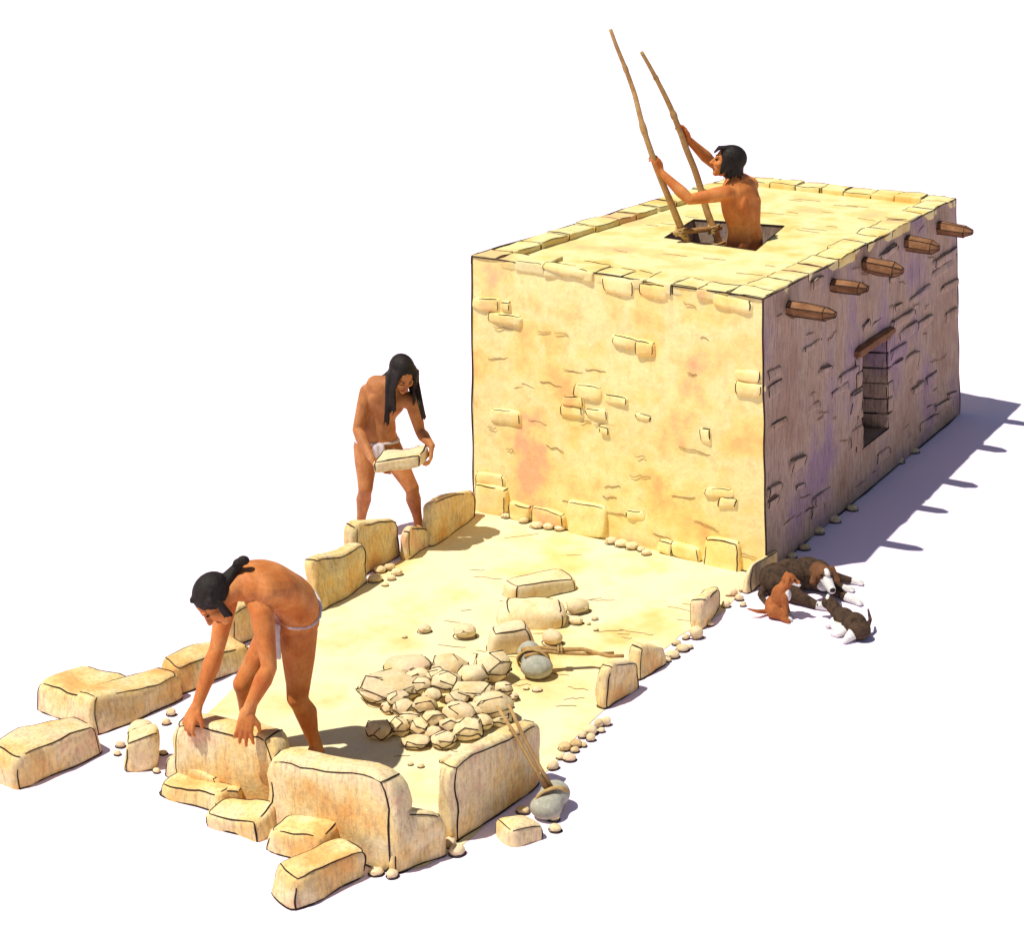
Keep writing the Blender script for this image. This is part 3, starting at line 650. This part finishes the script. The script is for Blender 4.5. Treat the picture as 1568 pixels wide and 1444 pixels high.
# ---- mauls
def maul(name,g,lobes,sticks,wrap):
    e=empty(name,g,YAW); 
    organic('stone_head',[ell(V(c),I3,r) for c,r in lobes],.006,[M_grey],e,4)
    mb=MB()
    for st,r in sticks:
        P_=[V(p) for p in st]; tube(mb,P_,r,0,8,rs=[r*(1-.3*i/(len(P_)-1)) for i in range(len(P_))])
    mb.obj('handle',[M_pole],e)
    mb=MB()
    for c,ax1,ax2,r1,r2 in wrap:
        a1=V(ax1).normalized();a2=V(ax2).normalized()
        tube(mb,[V(c)+a1*(r1*math.cos(t))+a2*(r2*math.sin(t)) for t in lerps(0,6.283,16)],.008,0,5,taper=False)
    mb.obj('binding',[M_cord],e)
maul('stone_maul',G(822,1038),[((-.045,-.14,.10),(.08,.09,.085)),((.0,.0,.075),(.105,.09,.075)),((-.02,-.07,.085),(.08,.09,.075))],
  [([(-.1,-.08,.16),(.03,-.08,.17),(.15,-.10,.15),(.3,-.12,.14),(.46,-.06,.12),(.56,-.06,.12)],.017),([(-.08,-.02,.14),(.05,-.05,.16),(.15,-.09,.13),(.33,-.11,.11),(.5,-.13,.11)],.014)],
  [((-.02,-.07,.085),(1,.2,.0),(0,.15,1),.105,.092),((-.02,-.055,.085),(1,.25,.0),(0,.15,1),.105,.092),((-.02,-.085,.085),(1,.15,.0),(0,.15,1),.105,.092),((.14,-.09,.15),(0,1,0),(0,0,1),.03,.025),((.16,-.09,.15),(0,1,0),(0,0,1),.03,.025)])
maul('stone_maul',G(842,1252),[((.03,-.10,.09),(.085,.08,.07)),((-.02,.0,.065),(.09,.08,.065)),((0,-.05,.075),(.08,.08,.065))],
  [([(.02,-.06,.13),(-.05,-.09,.25),(-.14,-.13,.42),(-.22,-.17,.60)],.013),([(.0,-.04,.13),(-.09,-.08,.27),(-.18,-.12,.43),(-.28,-.16,.59)],.013)],
  [((.01,-.05,.08),(1,-.35,.15),(0,.2,1),.1,.082),((.0,-.035,.08),(1,-.35,.15),(0,.2,1),.1,.082)])
# ---- dogs
gd=G(1250,935)
def dogpart(name,P,mats): 
    e=empty(name,gd,YAW); organic('body',P,.005,mats,e,2); return e
c=lambda p,r,q,s,m=0: cap(V(p),r,V(q),s,m)
dot=lambda p,r,m: ell(V(p),I3,(r,r,r),m)
def paw(p,dr,m=2):
    p=V(p); d=V(dr).normalized(); sd=Vector((-d.y,d.x,0)); return [cap(p+sd*.010*k,.0125,p+sd*.013*k+d*.022,.0105,m) for k in (-1.3,0,1.3)]
P=[ell(V((-.23,-.32,.11)),I3,(.13,.14,.11)),ell(V((-.12,-.38,.12)),I3,(.14,.13,.11)),ell(V((0,-.40,.12)),I3,(.13,.13,.115)),ell(V((.07,-.36,.12)),I3,(.10,.12,.11)),
 c((.06,-.34,.15),.075,(.07,-.22,.19),.065,1),ell(V((.075,-.19,.20)),I3,(.068,.072,.062),1),c((.08,-.16,.185),.045,(.11,-.06,.13),.030,2),c((.082,-.15,.235),.02,(.09,-.12,.222),.018,2),ell(V((.114,-.035,.138)),I3,(.020,.016,.015),3),
 dot((.045,-.120,.215),.011,3),dot((.125,-.125,.205),.011,3),
 c((.02,-.19,.235),.02,(-.005,-.15,.15),.026,1),c((.135,-.20,.235),.02,(.165,-.16,.16),.024,1),
 c((.1,-.42,.1),.06,(.24,-.47,.05),.035),c((.24,-.47,.05),.034,(.34,-.46,.03),.022,0),c((.34,-.46,.03),.024,(.39,-.44,.022),.022,2),
 c((.1,-.36,.08),.055,(.2,-.37,.04),.032),c((.2,-.37,.04),.03,(.25,-.35,.025),.024,0),c((.25,-.35,.025),.024,(.30,-.32,.022),.022,2),
 c((-.24,-.25,.1),.085,(-.12,-.12,.06),.055),c((-.12,-.12,.06),.05,(.0,-.02,.035),.03),c((0,-.02,.035),.03,(.09,.02,.025),.022,2),
 c((.12,-.3,.07),.05,(.22,-.16,.04),.034),c((.22,-.16,.04),.03,(.31,-.08,.025),.022,2),
 c((-.3,-.35,.06),.035,(-.36,-.22,.03),.022),c((-.36,-.22,.03),.022,(-.34,-.08,.025),.014),
 ell(V((.1,-.28,.09)),I3,(.06,.06,.06),2)]
P+=paw((.39,-.44,.018),(1,.3,0))+paw((.30,-.32,.018),(1,.5,0))+paw((.09,.02,.018),(1,.4,0))+paw((.31,-.08,.018),(.8,.8,0))
dogpart('mother_dog',P,[M_furd,M_furb,M_furw,M_eye])
P=[ell(V((-.31,.08,.075)),I3,(.066,.075,.075)),ell(V((-.285,.10,.15)),I3,(.055,.06,.09)),c((-.27,.11,.20),.045,(-.235,.11,.265),.037),ell(V((-.225,.12,.29)),I3,(.048,.048,.044)),
 c((-.20,.13,.285),.026,(-.165,.15,.272),.018,0),c((-.20,.145,.272),.015,(-.162,.158,.262),.014,2),dot((-.148,.157,.276),.012,3),dot((-.190,.165,.300),.0085,3),
 c((-.235,.165,.315),.013,(-.248,.18,.27),.017),c((-.235,.075,.315),.013,(-.25,.065,.27),.017),ell(V((-.235,.13,.175)),I3,(.03,.035,.05),2),
 c((-.255,.14,.17),.032,(-.245,.16,.07),.019),c((-.245,.16,.07),.019,(-.235,.17,.02),.016),c((-.235,.17,.018),.016,(-.213,.18,.014),.018,2),
 c((-.25,.07,.17),.032,(-.225,.07,.07),.019),c((-.225,.07,.07),.019,(-.21,.08,.02),.016),c((-.21,.08,.018),.016,(-.188,.09,.014),.018,2),
 c((-.32,.13,.06),.055,(-.265,.17,.035),.03),c((-.27,.18,.03),.023,(-.235,.21,.014),.018,0),
 c((-.37,.08,.03),.018,(-.43,.12,.05),.014),c((-.43,.12,.05),.014,(-.50,.12,.07),.006)]
dogpart('brown_puppy',P,[M_furo,M_furd,M_furw,M_eye])
P=[ell(V((.13,.30,.075)),I3,(.075,.09,.072)),ell(V((.18,.40,.08)),I3,(.085,.09,.078)),ell(V((.20,.48,.07)),I3,(.075,.075,.068)),c((.10,.24,.09),.05,(.07,.17,.11),.045),ell(V((.055,.14,.12)),I3,(.05,.052,.045)),
 c((.04,.13,.115),.03,(.0,.12,.095),.019,2),dot((-.018,.12,.098),.009,3),dot((.028,.172,.14),.008,3),c((.04,.15,.155),.012,(.05,.12,.165),.012,2),c((.09,.16,.14),.014,(.11,.18,.095),.018),c((.055,.195,.14),.014,(.06,.215,.10),.018),
 c((.06,.30,.05),.03,(.02,.30,.02),.018,2),c((.12,.42,.05),.035,(.06,.45,.022),.02,2),c((.06,.45,.02),.018,(.03,.42,.018),.018,2),c((.15,.50,.05),.04,(.09,.55,.022),.02,2),
 c((.25,.45,.05),.02,(.29,.38,.10),.013),c((.29,.38,.10),.013,(.29,.30,.14),.007),ell(V((.09,.36,.04)),I3,(.06,.10,.035),2)]
dogpart('black_puppy',P,[M_furd,M_furb,M_furw,M_eye])
# ------------------------------------------------------------------ light
sd=Vector((.60,.76,-2.1)).normalized()
sl_=bpy.data.lights.new('sun','SUN'); sl_.energy=4.9; sl_.angle=math.radians(.6); sl_.color=(1,.96,.87)
so=bpy.data.objects.new('sun',sl_); S.collection.objects.link(so); so.rotation_euler=sd.to_track_quat('-Z','Y').to_euler(); so.location=(-5,-5,14)
w=bpy.data.worlds.new('World'); S.world=w; w.use_nodes=True; nt=w.node_tree; bg=nt.nodes['Background']; sk=nt.nodes.new('ShaderNodeTexSky'); sk.sky_type='NISHITA'; sk.sun_disc=False
sk.sun_elevation=math.asin(-sd.z); sk.sun_rotation=math.atan2(-sd.x,-sd.y); nt.links.new(sk.outputs[0],bg.inputs[0]); bg.inputs[1].default_value=.06
S.view_settings.view_transform='Standard'; S.view_settings.look='None'; S.view_settings.exposure=0
